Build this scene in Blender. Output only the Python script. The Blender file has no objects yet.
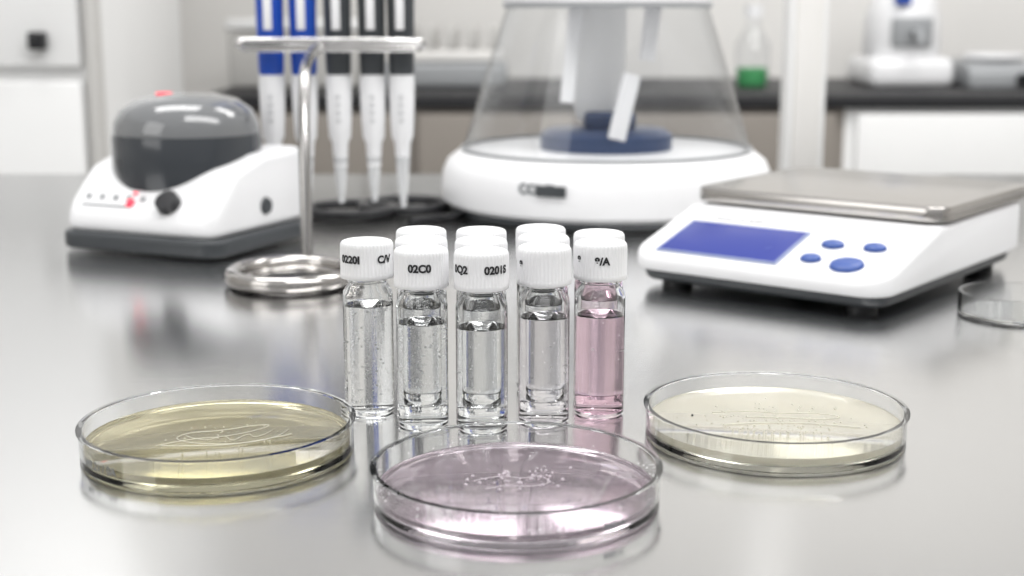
import bpy, bmesh, math, random
from mathutils import Vector, Matrix
random.seed(7)
S = bpy.context.scene
S.view_settings.view_transform = 'Standard'
Z0 = 0.9
H = 0.157

# ---------------------------------------------------------------- materials
def mat(name, col=(.8,.8,.8), rough=.4, metal=0., trans=0., ior=1.45, coat=0., nscale=60., namt=.05, emit=None, estr=0., spec=.5, alpha=1., cvar=.0):
    m = bpy.data.materials.new(name); m.use_nodes = True
    nt = m.node_tree; b = nt.nodes['Principled BSDF']
    tc = nt.nodes.new('ShaderNodeTexCoord'); nz = nt.nodes.new('ShaderNodeTexNoise')
    nz.inputs['Scale'].default_value = nscale
    nt.links.new(tc.outputs['Object'], nz.inputs['Vector'])
    mr = nt.nodes.new('ShaderNodeMapRange')
    mr.inputs['To Min'].default_value = max(0, rough-namt); mr.inputs['To Max'].default_value = min(1, rough+namt)
    nt.links.new(nz.outputs['Fac'], mr.inputs['Value']); nt.links.new(mr.outputs['Result'], b.inputs['Roughness'])
    if cvar > 0:
        mx = nt.nodes.new('ShaderNodeMix'); mx.data_type = 'RGBA'
        mx.inputs['A'].default_value = (*[c*(1-cvar) for c in col], 1); mx.inputs['B'].default_value = (*[min(1, c*(1+cvar)) for c in col], 1)
        nt.links.new(nz.outputs['Fac'], mx.inputs['Factor']); nt.links.new(mx.outputs['Result'], b.inputs['Base Color'])
    b.inputs['Base Color'].default_value = (*col, 1)
    b.inputs['Metallic'].default_value = metal
    b.inputs['Transmission Weight'].default_value = trans
    b.inputs['IOR'].default_value = ior
    b.inputs['Coat Weight'].default_value = coat
    b.inputs['Specular IOR Level'].default_value = spec
    b.inputs['Alpha'].default_value = alpha
    if emit:
        b.inputs['Emission Color'].default_value = (*emit, 1); b.inputs['Emission Strength'].default_value = estr
    return m

def glassmat(name, col=(1,1,1), ior=1.5, rough=0.0):
    m = bpy.data.materials.new(name); m.use_nodes = True
    nt = m.node_tree; nt.nodes.clear()
    o = nt.nodes.new('ShaderNodeOutputMaterial'); g = nt.nodes.new('ShaderNodeBsdfGlass')
    g.inputs['Color'].default_value = (*col, 1); g.inputs['IOR'].default_value = ior; g.inputs['Roughness'].default_value = rough
    nt.links.new(g.outputs[0], o.inputs[0])
    return m

def thinclear(name, tint=(.97,.975,.98), edge=(.70,.72,.74)):
    """thin clear plastic sheet: mostly see-through, gloss rising at grazing angles, edges denser"""
    m = bpy.data.materials.new(name); m.use_nodes = True
    nt = m.node_tree; nt.nodes.clear()
    o = nt.nodes.new('ShaderNodeOutputMaterial'); t = nt.nodes.new('ShaderNodeBsdfTransparent'); g = nt.nodes.new('ShaderNodeBsdfGlossy')
    g.inputs['Roughness'].default_value = .06
    lw = nt.nodes.new('ShaderNodeLayerWeight'); lw.inputs['Blend'].default_value = .5
    pw = nt.nodes.new('ShaderNodeMath'); pw.operation = 'POWER'; pw.inputs[1].default_value = 4
    ma = nt.nodes.new('ShaderNodeMath'); ma.operation = 'MULTIPLY_ADD'; ma.inputs[1].default_value = .75; ma.inputs[2].default_value = .06
    mx = nt.nodes.new('ShaderNodeMix'); mx.data_type = 'RGBA'
    mx.inputs['A'].default_value = (*tint, 1); mx.inputs['B'].default_value = (*edge, 1)
    nt.links.new(lw.outputs['Facing'], pw.inputs[0]); nt.links.new(pw.outputs[0], ma.inputs[0])
    nt.links.new(pw.outputs[0], mx.inputs['Factor']); nt.links.new(mx.outputs['Result'], t.inputs['Color'])
    ms = nt.nodes.new('ShaderNodeMixShader')
    nt.links.new(ma.outputs[0], ms.inputs[0]); nt.links.new(t.outputs[0], ms.inputs[1]); nt.links.new(g.outputs[0], ms.inputs[2])
    nt.links.new(ms.outputs[0], o.inputs[0])
    return m

def steel(name, col=(.62,.62,.62), rough=.22, sx=3., sy=300., bump=.02):
    m = mat(name, col, rough, 1.0, namt=.04, nscale=6)
    nt = m.node_tree; b = nt.nodes['Principled BSDF']
    tc = nt.nodes.new('ShaderNodeTexCoord'); mp = nt.nodes.new('ShaderNodeMapping'); mp.inputs['Scale'].default_value = (sx, sy, 1)
    nz = nt.nodes.new('ShaderNodeTexNoise'); nz.inputs['Scale'].default_value = 4; nz.inputs['Detail'].default_value = 4
    bp = nt.nodes.new('ShaderNodeBump'); bp.inputs['Strength'].default_value = bump; bp.inputs['Distance'].default_value = .001
    nt.links.new(tc.outputs['Object'], mp.inputs[0]); nt.links.new(mp.outputs[0], nz.inputs['Vector'])
    nt.links.new(nz.outputs['Fac'], bp.inputs['Height']); nt.links.new(bp.outputs[0], b.inputs['Normal'])
    return m

M = {}
M['bench'] = steel('brushed_bench_steel', (.71,.71,.71), .17, 3, 260, .05)
M['chrome'] = mat('polished_steel', (.66,.65,.64), .12, 1.)
M['ring'] = mat('ring_steel', (.50,.48,.46), .14, 1.)
M['post'] = mat('satin_steel', (.42,.41,.40), .25, 1.)
M['pan'] = steel('pan_steel', (.52,.50,.48), .2, 40, 4, .03)
M['white'] = mat('white_plastic', (.84,.84,.85), .32, coat=.2)
M['cap'] = mat('cap_plastic', (.84,.84,.85), .38)
M['dark'] = mat('dark_grey_plastic', (.05,.055,.06), .35)
M['black'] = mat('black_plastic', (.012,.012,.014), .35)
M['ink'] = mat('printed_ink', (.02,.02,.022), .6)
M['inkgrey'] = mat('printed_grey_ink', (.18,.19,.20), .6)
M['grey'] = mat('grey_plastic', (.33,.34,.35), .35)
M['smoke'] = mat('smoked_lid', (.17,.175,.18), .08, coat=.8)
M['smokedark'] = mat('smoked_lid_lower', (.04,.045,.052), .16, coat=.4)
M['blue'] = mat('blue_plastic', (.012,.07,.42), .35)
M['navy'] = mat('navy_plastic', (.02,.045,.12), .3)
M['button'] = mat('button_blue', (.05,.10,.33), .35)
M['lcd'] = mat('lcd_blue', (.04,.055,.26), .25, coat=.1, spec=.2, emit=(.05,.07,.4), estr=.05)
M['lcdframe'] = mat('lcd_frame', (.22,.26,.42), .3)
M['red'] = mat('red_led', (.8,.03,.05), .3, emit=(1,.05,.1), estr=1.0)
M['tip'] = mat('frosted_tip', (.90,.91,.92), .25, trans=.5)
M['thin'] = thinclear('clear_acrylic')
M['glass'] = glassmat('borosilicate_glass', (.995,.998,.997), 1.46)
M['ps'] = glassmat('clear_polystyrene', (.994,.997,.996), 1.43)
M['wall'] = mat('painted_wall', (.80,.785,.76), .7, nscale=4, cvar=.02)
M['wallgrey'] = mat('painted_wall_grey', (.55,.54,.52), .7, nscale=4, cvar=.02)
M['cab'] = mat('white_laminate', (.82,.82,.815), .45, nscale=8, cvar=.02)
M['tan'] = mat('taupe_laminate', (.25,.225,.20), .5, nscale=8, cvar=.06)
M['top'] = mat('black_epoxy_top', (.012,.012,.014), .5, nscale=30, cvar=.3)
M['floor'] = mat('vinyl_floor', (.55,.55,.54), .4, nscale=10, cvar=.06)
M['green'] = mat('green_liquid', (.08,.38,.14), .2)
M['bubble'] = mat('bubble_glint', (1,1,1), .1, trans=.0, ior=1.5)
M['streak'] = mat('culture_streak', (.93,.91,.80), .15, trans=.55, ior=1.45)
M['streakp'] = mat('pink_film', (.96,.90,.94), .1, trans=.65, ior=1.45)

# ---------------------------------------------------------------- mesh helpers
def empty(name, loc=(0,0,0), rz=0.):
    e = bpy.data.objects.new(name, None); e.empty_display_size = .02
    S.collection.objects.link(e); e.location = loc; e.rotation_euler = (0,0,rz); return e

def finish(name, bm, mats, parent=None, smooth=True, loc=(0,0,0), rot=(0,0,0), recalc=True):
    if recalc: bmesh.ops.recalc_face_normals(bm, faces=bm.faces)
    me = bpy.data.meshes.new(name); bm.to_mesh(me); bm.free()
    if not isinstance(mats, (list, tuple)): mats = [mats]
    for m in mats: me.materials.append(m)
    if smooth:
        for p in me.polygons: p.use_smooth = True
        try: me.set_sharp_from_angle(angle=math.radians(38))
        except Exception: pass
    o = bpy.data.objects.new(name, me); S.collection.objects.link(o)
    o.location = loc; o.rotation_euler = rot
    if parent: o.parent = parent
    return o

def lathe(name, prof, mats, parent=None, segs=96, closed=False, matidx=None, loc=(0,0,0), sx=1., sy=1., rfunc=None, rot=(0,0,0)):
    bm = bmesh.new(); rings = []
    for i,(r,z) in enumerate(prof):
        if r < 1e-7: rings.append([bm.verts.new((0,0,z))])
        else:
            rr = []
            for k in range(segs):
                a = 2*math.pi*k/segs
                q = r*(rfunc(i,a) if rfunc else 1)
                rr.append(bm.verts.new((q*math.cos(a)*sx, q*math.sin(a)*sy, z)))
            rings.append(rr)
    n = len(rings); rng = range(n if closed else n-1)
    for i in rng:
        A, B = rings[i], rings[(i+1)%n]
        mi = matidx[i] if matidx else 0
        for k in range(segs):
            k2 = (k+1)%segs
            if len(A)==1 and len(B)==1: continue
            if len(A)==1: f = bm.faces.new((A[0],B[k2],B[k]))
            elif len(B)==1: f = bm.faces.new((A[k],A[k2],B[0]))
            else: f = bm.faces.new((A[k],A[k2],B[k2],B[k]))
            f.material_index = mi
    return finish(name, bm, mats, parent, loc=loc, rot=rot)

def box(name, x0,x1,y0,y1,z0,z1, m, parent=None, bev=0.002, seg=3, loc=(0,0,0), rot=(0,0,0)):
    bm = bmesh.new()
    vs = [bm.verts.new(p) for p in [(x0,y0,z0),(x1,y0,z0),(x1,y1,z0),(x0,y1,z0),(x0,y0,z1),(x1,y0,z1),(x1,y1,z1),(x0,y1,z1)]]
    for f in [(0,3,2,1),(4,5,6,7),(0,1,5,4),(1,2,6,5),(2,3,7,6),(3,0,4,7)]: bm.faces.new([vs[i] for i in f])
    if bev > 0: bmesh.ops.bevel(bm, geom=bm.edges[:], offset=bev, segments=seg, affect='EDGES', profile=.5)
    return finish(name, bm, m, parent, loc=loc, rot=rot)

def profx(name, prof, x0, x1, m, parent, bev=.004, seg=4, vbev=None):
    """extrude a (y,z) profile along x, bevelled"""
    bm = bmesh.new()
    A = [bm.verts.new((x0,y,z)) for y,z in prof]; B = [bm.verts.new((x1,y,z)) for y,z in prof]
    n = len(prof); bm.faces.new(A); bm.faces.new(B[::-1])
    for i in range(n): bm.faces.new((A[i],B[i],B[(i+1)%n],A[(i+1)%n]))
    bmesh.ops.recalc_face_normals(bm, faces=bm.faces)
    if vbev:
        ed = [e for e in bm.edges if abs(e.verts[0].co.x-e.verts[1].co.x) < 1e-6 and abs(e.verts[0].co.z-e.verts[1].co.z) > .004 and abs(e.verts[0].co.y-e.verts[1].co.y) < .01]
        bmesh.ops.bevel(bm, geom=ed, offset=vbev, segments=6, affect='EDGES', profile=.5)
    ed = [e for e in bm.edges if len(e.link_faces)==2 and e.calc_face_angle(0) > math.radians(20)]
    bmesh.ops.bevel(bm, geom=ed, offset=bev, segments=seg, affect='EDGES', profile=.5, clamp_overlap=True)
    return finish(name, bm, m, parent)

def tube(name, pts, r, m, parent=None, cyc=False, res=8, smooth=True, radii=None):
    cu = bpy.data.curves.new(name, 'CURVE'); cu.dimensions = '3D'; cu.bevel_depth = r; cu.bevel_resolution = 4; cu.use_fill_caps = True
    sp = cu.splines.new('NURBS' if smooth else 'POLY'); sp.points.add(len(pts)-1)
    for i,p in enumerate(pts):
        sp.points[i].co = (*p, 1)
        if radii: sp.points[i].radius = radii[i]
    sp.use_cyclic_u = cyc
    if smooth: sp.order_u = 3; sp.use_endpoint_u = not cyc; sp.resolution_u = res
    o = bpy.data.objects.new(name, cu); S.collection.objects.link(o)
    dg = bpy.context.evaluated_depsgraph_get(); me = bpy.data.meshes.new_from_object(o.evaluated_get(dg))
    bpy.data.objects.remove(o); me.materials.clear(); me.materials.append(m)
    for p in me.polygons: p.use_smooth = True
    o = bpy.data.objects.new(name, me); S.collection.objects.link(o)
    if parent: o.parent = parent
    return o

def text(name, body, size, m, parent, R=None, ang=0., z=0., loc=(0,0,0), rot=(0,0,0), bold=.0):
    cu = bpy.data.curves.new(name, 'FONT'); cu.body = body; cu.size = size; cu.align_x = 'CENTER'; cu.align_y = 'CENTER'; cu.offset = bold
    o = bpy.data.objects.new(name, cu); S.collection.objects.link(o)
    dg = bpy.context.evaluated_depsgraph_get(); me = bpy.data.meshes.new_from_object(o.evaluated_get(dg))
    bpy.data.objects.remove(o)
    if R:
        for v in me.vertices:
            a = ang + v.co.x/R
            v.co = Vector((R*math.sin(a), -R*math.cos(a), z+v.co.y))
    me.materials.clear(); me.materials.append(m)
    o = bpy.data.objects.new(name, me); S.collection.objects.link(o); o.parent = parent
    o.location = loc; o.rotation_euler = rot
    return o

def dots(name, pts, m, parent):
    bm = bmesh.new()
    for (x,y,z,r) in pts:
        bmesh.ops.create_icosphere(bm, subdivisions=1, radius=r, matrix=Matrix.Translation((x,y,z)))
    return finish(name, bm, m, parent)

# ---------------------------------------------------------------- room
box('floor', -3.2,3.2,-2.5,3.4,-.1,0, M['floor'], bev=0)
box('wall_back', -3.2,3.2,3.27,3.4,0,2.8, M['wall'], bev=0)
box('wall_left', -3.3,-3.2,-2.5,3.4,0,2.8, M['wall'], bev=0)
box('wall_right', 3.2,3.3,-2.5,3.4,0,2.8, M['wall'], bev=0)
box('baseboard_back', -3.2,3.2,3.255,3.27,0,.1, M['wallgrey'], bev=.003)

# steel bench
b = empty('steel_lab_bench', (0,0,0))
box('bench_top', -1.3,1.3,-.05,1.35,Z0-.04,Z0, M['bench'], b, bev=.003)
for i,(x,y) in enumerate([(-1.2,.05),(1.2,.05),(-1.2,1.25),(1.2,1.25)]):
    box('leg_%d'%i, x-.025,x+.025,y-.025,y+.025,0,Z0-.04, M['chrome'], b, bev=.004)
box('undershelf', -1.25,1.25,0,1.3,.25,.28, M['bench'], b, bev=.003)

# back counter
c = empty('lab_counter', (0,0,0))
box('countertop', -.575,3.1,2.60,3.25,Z0-.025,Z0, M['top'], c, bev=.004)
box('cabinet_carcass_white', .62,3.1,2.62,3.25,.1,Z0-.025, M['cab'], c, bev=.002)
box('cabinet_carcass_taupe', -.575,.62,2.62,3.25,.1,Z0-.025, M['tan'], c, bev=.002)
box('toe_kick', -.575,3.1,2.72,3.25,0,.1, M['dark'], c, bev=0)
x = .64; i = 0
while x < 3.0:
    box('drawer_front_%d'%i, x,x+.58,2.602,2.622,.70,.865, M['cab'], c, bev=.004)
    box('door_front_%d'%i, x,x+.58,2.602,2.622,.12,.69, M['cab'], c, bev=.004)
    tube('pull_%d'%i, [(x+.22,2.585,.745),(x+.36,2.585,.745)], .005, M['chrome'], c, smooth=False)
    x += .6; i += 1
x = -.57
while x < .5:
    box('drawer_front_%d'%i, x,x+.38,2.602,2.622,.70,.865, M['tan'], c, bev=.004)
    box('door_front_%d'%i, x,x+.38,2.602,2.622,.12,.69, M['tan'], c, bev=.004)
    tube('pull_%d'%i, [(x+.12,2.585,.745),(x+.26,2.585,.745)], .005, M['chrome'], c, smooth=False)
    x += .395; i += 1

# tall white cabinet at left
t = empty('tall_storage_cabinet', (0,0,0))
box('carcass', -2.1,-.60,2.02,2.58,0,2.1, M['cab'], t, bev=.004)
for i,(x0,x1) in enumerate([(-2.09,-1.60),(-1.59,-1.10),(-1.09,-.61)]):
    box('upper_door_%d'%i, x0,x1,2.0,2.022,.975,2.09, M['cab'], t, bev=.004)
    box('lower_door_%d'%i, x0,x1,2.0,2.022,.05,.955, M['cab'], t, bev=.004)
box('handle', -.675,-.652,1.975,2.0,1.000,1.025, M['black'], t, bev=.004)
box('gasket_strip', -.602,-.585,2.0,2.03,.1,2.08, M['wallgrey'], t, bev=.003)

# white upright post (behind the bench)
p = empty('service_column', (0,0,0))
box('post', .285,.325,1.46,1.50,0,2.4, M['cab'], p, bev=.003)
box('post_channel', .291,.319,1.455,1.462,.6,2.3, M['wall'], p, bev=.002)
box('foot_plate', .265,.345,1.44,1.52,0,.012, M['grey'], p, bev=.002)

# things on back counter
w = empty('water_purifier', (.80,2.92,Z0))
box('lower_body', -.085,.085,-.10,.12,.0,.06, M['white'], w, bev=.02, seg=4)
lathe('tank', [(0,.055),(.07,.055),(.078,.07),(.075,.14),(.06,.19),(.035,.215),(.03,.26),(0,.262)], M['white'], w, segs=48)
box('control_face', -.04,.04,-.085,-.06,.08,.14, M['grey'], w, bev=.006)
box('blue_badge', -.035,-.005,-.083,-.055,.165,.19, M['blue'], w, bev=.003)
tube('spout', [(0,-.08,.11),(0,-.13,.12),(0,-.14,.09)], .008, M['grey'], w)
w2 = empty('stirrer_hotplate', (.985,2.9,Z0))
profx('body', [(-.09,0),(-.09,.03),(-.06,.05),(.10,.055),(.10,0)], -.075,.075, M['grey'], w2, bev=.006)
lathe('plate', [(0,.056),(.06,.056),(.062,.062),(.06,.067),(0,.067)], M['white'], w2, segs=48)
lathe('dial', [(0,0),(.014,0),(.013,.012),(0,.012)], M['black'], w2, segs=24, loc=(.03,-.09,.018), rot=(math.radians(90),0,0))
w3 = empty('reagent_bottle', (.485,2.86,Z0))
lathe('liquid', [(0,.003),(.028,.003),(.03,.006),(.03,.04),(0,.04)], M['green'], w3, segs=40)
lathe('bottle', [(0,0),(.032,0),(.034,.005),(.034,.085),(.02,.11),(.014,.12),(.014,.14)], M['thin'], w3, segs=40)
lathe('screw_cap', [(0,.165),(.018,.165),(.018,.138),(0,.138)], M['white'], w3, segs=40)
w4 = empty('instrument_tray', (-.14,2.93,Z0))
box('tray_shell', -.13,.13,-.1,.1,.0,.05, M['grey'], w4, bev=.01)
box('rack_top', -.12,.12,-.09,.09,.052,.075, M['wall'], w4, bev=.005)
for i in range(6):
    box('fin_%d'%i, -.115+i*.042,-.098+i*.042,-.09,.09,.076,.12, M['wallgrey'], w4, bev=.003)
w5 = empty('storage_box', (-.44,2.95,Z0))
box('box_body', -.13,.13,-.1,.1,.0,.11, M['wallgrey'], w5, bev=.006)
box('box_lid', -.135,.135,-.105,.105,.112,.135, M['cab'], w5, bev=.006)

# ---------------------------------------------------------------- mini centrifuge
c = empty('mini_centrifuge', (-.299,.9196,Z0), math.radians(-24))
profx('base_tray', [(-.003,.001),(-.003,.013),(.116,.013),(.116,.001)], -.003,.125, M['dark'], c, bev=.003, vbev=.014)
profx('housing', [(0,.0125),(.001,.026),(.030,.053),(.060,.062),(.112,.064),(.112,.0125)], .001,.121, M['white'], c, bev=.006, seg=4, vbev=.010)
lathe('rotor_lid', [(.0,.040),(.0495,.040),(.051,.05),(.0508,.072),(.0502,.0735),(.0502,.0745),(.0490,.082),(.045,.090),(.035,.097),(.020,.1008),(0,.102)],
      [M['smokedark'], M['smoke']], c, matidx=[0,0,0,0,0,1,1,1,1,1], loc=(.058,.062,0), sy=.95)
lathe('lid_badge', [(0,.1012),(.0055,.1010),(.0055,.1022),(0,.1026)], M['red'], c, segs=24, loc=(.05,.05,-.0005))
sl = math.atan2(.027,.029)
def onpanel(o, x, s, off=.0006):
    o.location = (x, .001+math.cos(sl)*s - math.sin(sl)*off, .026+math.sin(sl)*s + math.cos(sl)*off); o.rotation_euler = (sl,0,0)
def disc(name, r, h, m, parent): return lathe(name, [(0,0),(r,0),(r*.93,h),(0,h*1.05)], m, parent, segs=32)
o = disc('speed_knob', .0082, .006, M['black'], c); onpanel(o, .083, .0095)
o = disc('led', .0032, .0008, M['red'], c); onpanel(o, .052, .009)
o = disc('led_ring', .0014, .0008, M['red'], c); onpanel(o, .052, .017)
for i in range(5):
    o = disc('button_%d'%i, .0020, .0008, M['grey'], c); onpanel(o, .016+i*.011, .013)
o = box('panel_line', .0,.04,-.0004,.0004,0,.0005, M['inkgrey'], c, bev=0); onpanel(o, .014, .006, .0002)
lathe('side_port', [(0,0),(.006,0),(.005,.002),(0,.002)], M['dark'], c, segs=24, loc=(.121,.06,.028), rot=(0,math.radians(90),0))

# ---------------------------------------------------------------- pipette stand
s = empty('pipette_stand', (0,0,Z0))
rx, ry = -.128, .800
ring = [( rx+.0345*math.cos(a), ry+.0365*math.sin(a), .0056) for a in [2*math.pi*i/24 for i in range(24)]]
tube('base_ring', ring, .0050, M['ring'], s, cyc=True)
tube('base_ring_inner', [( rx+.0275*math.cos(a), ry+.0290*math.sin(a), .003) for a in [2*math.pi*i/24 for i in range(24)]], .0022, M['ring'], s, cyc=True)
tube('post', [(-.124,.836,.003),(-.125,.842,.05),(-.128,.865,.10),(-.131,.90,.128),(-.134,.99,.131)], .0036, M['post'], s)
tube('hanger_bar', [(-.190,1.004,.130),(-.194,.998,.133),(-.188,.994,.134),(-.12,.994,.134),(-.070,.994,.134),(-.062,.998,.133),(-.066,1.004,.130)], .0034, M['chrome'], s)
tube('hanger_bar_lower', [(-.188,.994,.129),(-.066,.994,.129)], .0022, M['chrome'], s, smooth=False)
for i,(cx,cy,rr) in enumerate([(-.125,1.075,.034),(-.085,1.10,.034)]):
    tube('foot_ring_%d'%i, [(cx+rr*math.cos(2*math.pi*j/20), cy+rr*math.sin(2*math.pi*j/20), .0042) for j in range(20)], .004, M['black'], s, cyc=True)
tube('cable', [(-.06,1.13,.0028),(-.03,1.11,.0028),(-.035,1.05,.0028),(-.06,1.04,.0028),(-.075,1.02,.0028)], .0026, M['black'], s)

for i,(x,m) in enumerate([(-.172,'blue'),(-.1486,'blue'),(-.124,'dark'),(-.0998,'dark'),(-.079,'dark')]):
    q = empty('micropipette', (x,1.012,Z0))
    dz = [0.0,-.002,0,0.001,-.003][i]
    lathe('handle', [(0,.110),(.0082,.110),(.0090,.113),(.0094,.125),(.0098,.16),(.0110,.20),(.0110,.225),(.008,.232),(0,.233)], M[m], q, segs=36)
    lathe('barrel', [(0,.108),(.0088,.1105),(.0092,.104),(.0088,.085),(.0078,.066),(.0058,.062),(.0048,.045),(0,.045)], M['white'], q, segs=36)
    lathe('tip', [(0,.052),(.0054,.052),(.0052,.050),(.0038,.034+dz),(.0018,.018+dz),(0,.018+dz)], M['tip'], q, segs=24)
    lathe('plunger', [(0,.232),(.003,.232),(.003,.25),(.0065,.251),(.0065,.258),(0,.259)], M[m], q, segs=24)
    box('finger_hook', -.005,.005,.006,.024,.205,.212, M[m], q, bev=.002)
    box('window', -.003,.003,-.0105,-.0088,.142,.165, M['white'], q, bev=.0005)
    for kk in range(4):
        text('volume_print_%d'%kk, 'III', .0045, M['grey'], q, R=.0093, ang=0, z=.078+kk*.0055)

# ---------------------------------------------------------------- central chamber instrument
a = empty('benchtop_chamber_instrument', (.0742,1.108,Z0))
lathe('foot', [(0,.001),(.121,.001),(.123,.008),(0,.008)], M['dark'], a)
lathe('base_housing', [(0,.006),(.122,.006),(.1285,.010),(.130,.018),(.129,.032),(.125,.041),(.117,.047),(.1135,.0485),(0,.0485)], M['white'], a, segs=128)
lathe('chamber_seat', [(.1125,.0484),(.1145,.0485),(.1145,.0505),(.1105,.0505)], M['grey'], a, segs=128)
lathe('clear_chamber', [(.1125,.050),(.1095,.060),(.094,.110),(.0775,.160)], M['thin'], a, segs=128)
lathe('top_collar', [(.070,.158),(.0795,.158),(.081,.162),(.080,.168),(.07,.172),(0,.174)], M['white'], a, segs=128)
lathe('collar_band', [(.0797,.1575),(.0812,.1575),(.0812,.161),(.0797,.161)], M['grey'], a, segs=96, closed=True)
lathe('turntable', [(0,.0486),(.052,.0486),(.052,.060),(.046,.064),(0,.066)], M['navy'], a, segs=64)
box('turntable_block', -.018,.022,-.02,.02,.064,.078, M['navy'], a, bev=.004)
lathe('central_column', [(0,.07),(.018,.07),(.020,.08),(.021,.158),(0,.158)], M['cab'], a, segs=48, loc=(-.005,.01,0))
box('hanging_vane', -.005,.005,-.002,.002,-.035,.04, M['cap'], a, bev=.001, loc=(-.030,-.045,.122), rot=(0,math.radians(5),0))
box('sample_flap', -.007,.007,-.002,.002,-.025,.025, M['cap'], a, bev=.001, loc=(.010,-.05,.084), rot=(0,math.radians(14),math.radians(20)))
box('sample_flap_upper', -.006,.006,-.002,.002,-.02,.02, M['cap'], a, bev=.001, loc=(.030,-.035,.138), rot=(0,math.radians(6),0))
text('front_label', 'COMP', .010, M['inkgrey'], a, R=.1305, ang=math.radians(-26), z=.030, bold=.0006)
box('label_plate', -.011,.011,-.0015,.0008,-.004,.004, M['dark'], a, bev=.0005, loc=(-.0465,-.1225,.0295), rot=(0,0,math.radians(-20.5)))

# ---------------------------------------------------------------- precision balance
b = empty('precision_balance', (.066,.797,Z0), math.radians(-38.2))
b.scale = (1.08,1.08,1.08)
FZ = .0175
profx('underbody', [(.006,.003),(.002,.0115),(.196,.0115),(.19,.003)], .004,.142, M['dark'], b, bev=.003, vbev=.012)
profx('housing', [(0,.009),(.000,FZ),(.066,.0365),(.198,.0375),(.198,.009)], 0,.146, M['white'], b, bev=.0035, seg=4, vbev=.016)
for i,(x,y) in enumerate([(.02,.02),(.126,.02),(.02,.18),(.126,.18)]):
    lathe('foot_%d'%i, [(0,0),(.008,0),(.008,.004),(0,.004)], M['black'], b, segs=24, loc=(x,y,0))
lathe('pan_support', [(0,.037),(.04,.037),(.04,.042),(0,.042)], M['dark'], b, segs=48, loc=(.073,.134,0))
bm = bmesh.new()
def rrect(x0,x1,y0,y1,r,n=8):
    P=[]
    for cx,cy,a0 in [(x1-r,y1-r,0),(x0+r,y1-r,90),(x0+r,y0+r,180),(x1-r,y0+r,270)]:
        for i in range(n+1):
            A = math.radians(a0+90*i/n); P.append((cx+r*math.cos(A), cy+r*math.sin(A)))
    return P
R = []
for ins,z in [(.0035,.038),(.0005,.0385),(0,.040),(0,.0445),(.0008,.0458),(.003,.0464)]:
    R.append([bm.verts.new((x,y,z)) for x,y in rrect(-.001+ins,.147-ins,.068+ins,.202-ins,.012-ins*.5)])
n = len(R[0])
for i in range(len(R)-1):
    for k in range(n): bm.faces.new((R[i][k],R[i][(k+1)%n],R[i+1][(k+1)%n],R[i+1][k]))
bm.faces.new(R[-1]); bm.faces.new(R[0][::-1])
finish('weighing_pan', bm, M['pan'], b)
sb = math.atan2(.0365-FZ,.066)
def onface(o, x, s, off=.0004):
    o.location = (x, math.cos(sb)*s - math.sin(sb)*off, FZ+math.sin(sb)*s + math.cos(sb)*off); o.rotation_euler = (sb,0,0)
o = box('display_frame', -.0355,.0355,-.0202,.0202,-.001,.0006, M['lcdframe'], b, bev=.0005); onface(o, .0500, .0262)
o = box('display', -.034,.034,-.0185,.0185,0,.0008, M['lcd'], b, bev=.0003); onface(o, .0500, .0262)
def oval(name, rx, ry, x, s, m):
    o = lathe(name, [(0,0),(1,0),(.94,.0012),(.8,.0018),(0,.002)], m, b, segs=40)
    o.scale = (rx, ry, 1); onface(o, x, s, .0002)
oval('key_power', .0062,.0042, .1030,.035, M['button'])
oval('key_mode', .0062,.0042, .1250,.0365, M['button'])
oval('key_print', .0056,.0042, .0995,.017, M['button'])
oval('key_tare', .0088,.0078, .1200,.0145, M['button'])
o = text('brand_text', 'balance 620 g', .006, M['inkgrey'], b); onface(o, .042, .053)
o = text('key_text', 'on   tare', .0035, M['inkgrey'], b); onface(o, .112, .046)

def open_dish(name, loc, R, hh, m):
    e = empty(name, loc)
    lathe('dish', [(0,.0002),(R-.001,.0002),(R,.0012),(R,hh),(R-.0015,hh),(R-.0015,.002),(0,.002)], m, e)
    return e
open_dish('glass_dish', (.262,.715,Z0), .028, .012, M['ps'])

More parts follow.
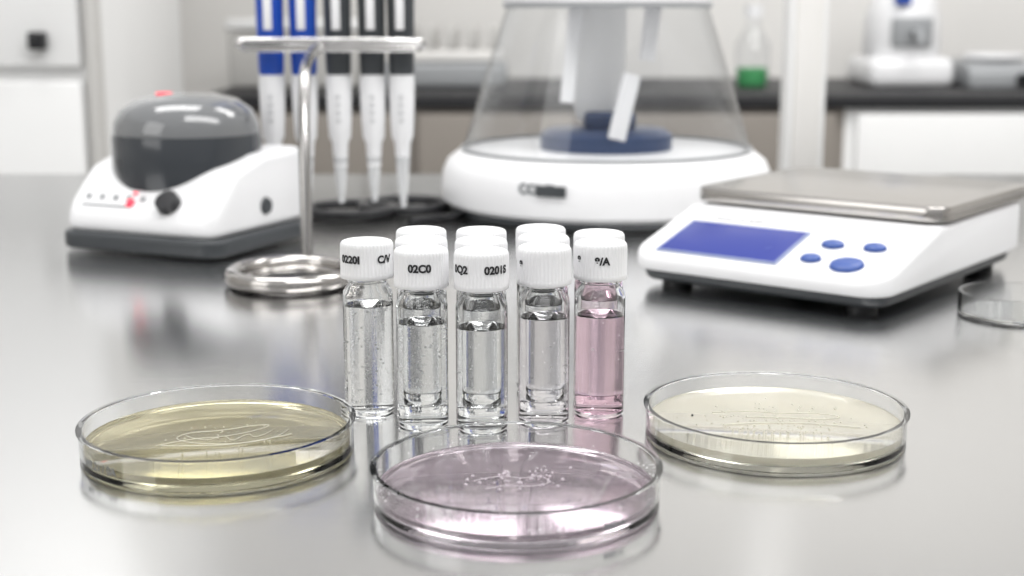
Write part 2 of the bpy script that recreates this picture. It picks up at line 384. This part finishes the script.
# ---------------------------------------------------------------- vials
LM = {}
for key,col in {'clear':(.995,.997,.997), 'pale':(.985,.97,.982), 'pink':(.975,.91,.94)}.items():
    LM[key] = (glassmat(key+'_liquid_wall', col, 1.11), glassmat(key+'_liquid_surface', tuple(min(1,c**.5) for c in col), 1.33),
               glassmat(key+'_filled_glass', tuple(c for c in col), 1.38))
def vial(x, y, liq='clear', lz=.042, full=True, texts=(), bubbles=0, rot=0.):
    e = empty('sample_vial', (x,y,Z0+.0002))
    W, SF, FG = LM[liq]
    outer = [(0,.0006),(.006,.0006),(.0075,0),(.0090,.0002),(.0097,.0010),(.0098,.0025),(.0098,.0470),(.0095,.0490),(.0084,.0508),(.0076,.0520),(.0075,.0527),(.0079,.0531),(.0079,.0536),(.0075,.0540),(.0075,.0600)]
    inner_hi = [(.0067,.0600),(.0067,.0522),(.0075,.0504),(.0087,.0486),(.0090,.0468),(.0090,lz+.0006)]
    if full:
        prof = outer + inner_hi + [(.0090,lz),(.0090,.0030),(.0086,.0020),(.006,.0015),(0,.0017)]
        n1 = len(outer)+len(inner_hi)
        idx = [0]*n1 + [1]*(len(prof)-n1)
        lathe('glass', prof, [M['glass'], W], e, matidx=idx, segs=80)
        bm = bmesh.new(); segs=80; rings=[]
        for r,z in [(.00898,lz+.0006),(.0086,lz+.0001),(.0078,lz),(0,lz)]:
            rings.append([bm.verts.new((0,0,z))] if r==0 else [bm.verts.new((r*math.cos(2*math.pi*k/segs), r*math.sin(2*math.pi*k/segs), z)) for k in range(segs)])
        for i in range(3):
            A,B = rings[i],rings[i+1]
            for k in range(segs):
                if len(B)==1: bm.faces.new((A[k],A[(k+1)%segs],B[0]))
                else: bm.faces.new((A[k],A[(k+1)%segs],B[(k+1)%segs],B[k]))
        finish('liquid_surface', bm, SF, e, recalc=False)
    else:
        prof = outer + inner_hi[:-1] + [(.0090,lz+.0006),(.0086,lz),(0,lz)]
        lathe('glass', prof, [FG], e, segs=64)
    cz = .0545; R = .01035
    cap = [(0,cz),(.0079,cz),(.0102,cz),(R,cz+.0004),(R,cz+.0020),(R*.985,cz+.0024),(R*.985,cz+.0122),(R*.97,cz+.0133),(R*.93,cz+.0140),(R*.86,cz+.0143),(R*.80,cz+.0140),(0,cz+.0140)]
    def rf(i, an):
        if 5 <= i <= 7: return 1+.012*math.cos(an*44)
        return 1.
    lathe('cap', cap, M['cap'], e, segs=352 if full else 176, rfunc=rf)
    for j,(s_,ang) in enumerate(texts):
        text('cap_text_%d'%j, s_, .0040, M['ink'], e, R=R*1.012, ang=math.radians(ang), z=cz+.0080, bold=.00018)
    if bubbles:
        P=[]
        for _ in range(bubbles):
            an = random.gauss(-math.pi/2,.8) if random.random()<.7 else random.uniform(0,2*math.pi)
            zz = random.uniform(.004,.052 if random.random()<.35 else lz)
            r = .0087 if zz < .047 else .0065
            P.append((r*math.cos(an), r*math.sin(an), zz, random.choice([.00018,.00022,.00025,.0003,.00045])))
        dots('bubbles', P, M['bubble'], e)
    return e
vial(-.0563,.535,'clear',.0435,True,[('0220I',-34),('C/V',46)],200)
vial(-.0341,.517,'clear',.0405,True,[('02C0',0)],200)
vial(-.0114,.513,'clear',.0395,True,[('0Q2',-48),('0201S',34)],40)
vial( .0122,.522,'pale', .0415,True,[('8',-58)],40)
vial( .0342,.5325,'pink',.0400,True,[('8',-55),('8/A',0)],12)
vial(-.0355,.540,'clear',.042,False)
vial(-.0120,.5375,'clear',.042,False)
vial( .0125,.546,'clear',.042,False)
vial( .0350,.5555,'pink',.042,False)
vial(-.0370,.5635,'clear',.042,False)
vial(-.0125,.5625,'clear',.042,False)
vial( .0118,.569,'clear',.042,False)

# ---------------------------------------------------------------- petri dishes
def agar_mat(name, col, trans, rough=.06):
    return mat(name, col, rough, trans=trans, ior=1.36, nscale=120, namt=.02, cvar=.03)
AG = {'olive': agar_mat('olive_agar', (.79,.74,.53), .86, .04), 'cream': agar_mat('cream_agar', (.94,.91,.80), .68), 'pink': agar_mat('pink_medium', (.95,.85,.91), .90,.03)}
def petri(x, y, R, key, deep, hh=.0112):
    e = empty('petri_dish', (x,y,Z0+.0002))
    t = .0013
    lathe('dish', [(0,.0006),(R*.90,.0006),(R*.93,0),(R-.0016,0),(R-.0009,.0006),(R-.0008,hh-.0008),(R,hh-.0004),(R,hh),(R-.0008-t,hh),(R-.0008-t,.0026),(R-.0030,.0018),(0,.0018)], M['ps'], e, segs=160)
    q = R-.0008-t-.0002
    lathe('medium', [(0,.0020),(R-.0034,.0020),(q,.0030),(q,deep+.0004),(q-.0006,deep),(0,deep)], AG[key], e, segs=128)
    return e
def scrib(parent, name, pts, z, m, r=.0003):
    tube(name, [(x,y,z) for x,y in pts], r, m, parent, res=8)
# left: olive
e = petri(-.1062,.487,.0495,'olive',.0048)
zz = .0049
scrib(e,'streak_1', [(-.020,-.012),(-.010,-.004),(.000,-.002),(.010,.004),(.018,.014),(.010,.013),(.000,.006),(-.012,.004),(-.016,-.004),(-.006,-.010),(.010,-.010),(.022,-.002),(.024,.008)], zz, M['streak'], .00022)
scrib(e,'streak_2', [(-.012,.000),(-.004,-.008),(.002,.002),(.006,-.008),(.010,.004),(.014,-.004),(.018,.006)], zz, M['streak'], .00018)
scrib(e,'streak_3', [(-.018,-.012),(.002,-.013),(.016,-.006),(.026,.002)], zz, M['streak'], .00028)
dots('colonies', [(random.gauss(0,.014), random.gauss(0,.010), zz, random.uniform(.0002,.0005)) for _ in range(50)], M['streak'], e)
text('rim_text', 'M8 21 / 0A', .004, M['inkgrey'], e, R=.0494, ang=math.radians(-42), z=.0050, bold=.0001)
# front: pink
e = petri(.0014,.4355,.0475,'pink',.0042,.0118)
scrib(e,'film_1', [(-.014,.004),(-.006,.010),(.002,.006),(.008,.010),(.012,.002),(.004,-.002),(-.004,.000),(-.010,-.004)], .0042, M['streakp'], .00020)
dots('bubbles', [(random.gauss(.0,.008), random.gauss(.005,.006), .0042, random.uniform(.0003,.0009)) for _ in range(60)], M['streakp'], e)
dots('wall_droplets', [((.0445)*math.cos(a_), (.0445)*math.sin(a_), random.uniform(.005,.009), random.uniform(.0002,.0004)) for a_ in [random.uniform(0,6.28) for _ in range(40)]], M['bubble'], e)
text('rim_text', 'M8/A', .0038, M['inkgrey'], e, R=.0479, ang=math.radians(38), z=.0050, bold=.0001)
# right: cream
e = petri(.0985,.506,.0490,'cream',.0050)
dots('colonies', [(random.gauss(0,.016), random.gauss(-.004,.012), .0050, random.uniform(.0002,.0006)) for _ in range(160)], M['streak'], e)
scrib(e,'streak_1', [(-.022,.010),(-.008,.013),(.004,.008),(.016,.010),(.028,.004),(.018,.000),(.004,.004),(-.010,.004)], .0051, M['streak'], .00024)
scrib(e,'streak_2', [(-.02,-.006),(0,-.002),(.02,-.006),(.03,-.010)], .0051, M['streak'], .0003)
dots('dark_colony', [(-.030,.006,.0052,.0005)], M['ink'], e)

# ---------------------------------------------------------------- light
w = bpy.data.worlds.new('World'); S.world = w; w.use_nodes = True
nt = w.node_tree; bg = nt.nodes['Background']
tc = nt.nodes.new('ShaderNodeTexCoord'); sp = nt.nodes.new('ShaderNodeSeparateXYZ'); cr = nt.nodes.new('ShaderNodeValToRGB')
nt.links.new(tc.outputs['Generated'], sp.inputs[0]); nt.links.new(sp.outputs['Z'], cr.inputs[0]); nt.links.new(cr.outputs[0], bg.inputs['Color'])
cr.color_ramp.elements[0].position = 0; cr.color_ramp.elements[0].color = (.50,.50,.50,1)
cr.color_ramp.elements[1].position = .6; cr.color_ramp.elements[1].color = (1,1,1,1)
bg.inputs['Strength'].default_value = .70
def area(name, loc, sx, sy, power, tgt):
    l = bpy.data.lights.new(name, 'AREA'); l.shape = 'RECTANGLE'; l.size = sx; l.size_y = sy; l.energy = power; l.color = (1,.995,.985)
    o = bpy.data.objects.new(name, l); S.collection.objects.link(o); o.location = loc
    o.rotation_euler = (Vector(tgt)-Vector(loc)).to_track_quat('-Z','Y').to_euler()
area('ceiling_light_panel', (-.6,1.2,2.7), 1.2,.6, 20, (-.6,1.2,0))
area('ceiling_light_panel.001', (1.0,1.7,2.7), 1.2,.6, 24, (1.0,2.1,0))
area('fill_light', (-1.8,-.6,1.9), 1.2,1.2, 10, (0,.8,.95))  # soft lamp added at front left for highlights; no window there
area('fill_light.001', (.6,.2,2.4), 1.6,.6, 24, (.2,3.2,.8))  # added fill lamp that brightens the back counter and cabinets, not a window

# ---------------------------------------------------------------- camera
cam = bpy.data.cameras.new('camera'); co = bpy.data.objects.new('camera', cam); S.collection.objects.link(co)
co.location = (0,0,Z0+H); co.rotation_euler = (math.radians(90-11.3),0,0)
cam.sensor_width = 36; cam.lens = 1400/1024*36; cam.clip_start = .01
cam.dof.use_dof = True; cam.dof.focus_distance = .525; cam.dof.aperture_fstop = 10.0
S.camera = co
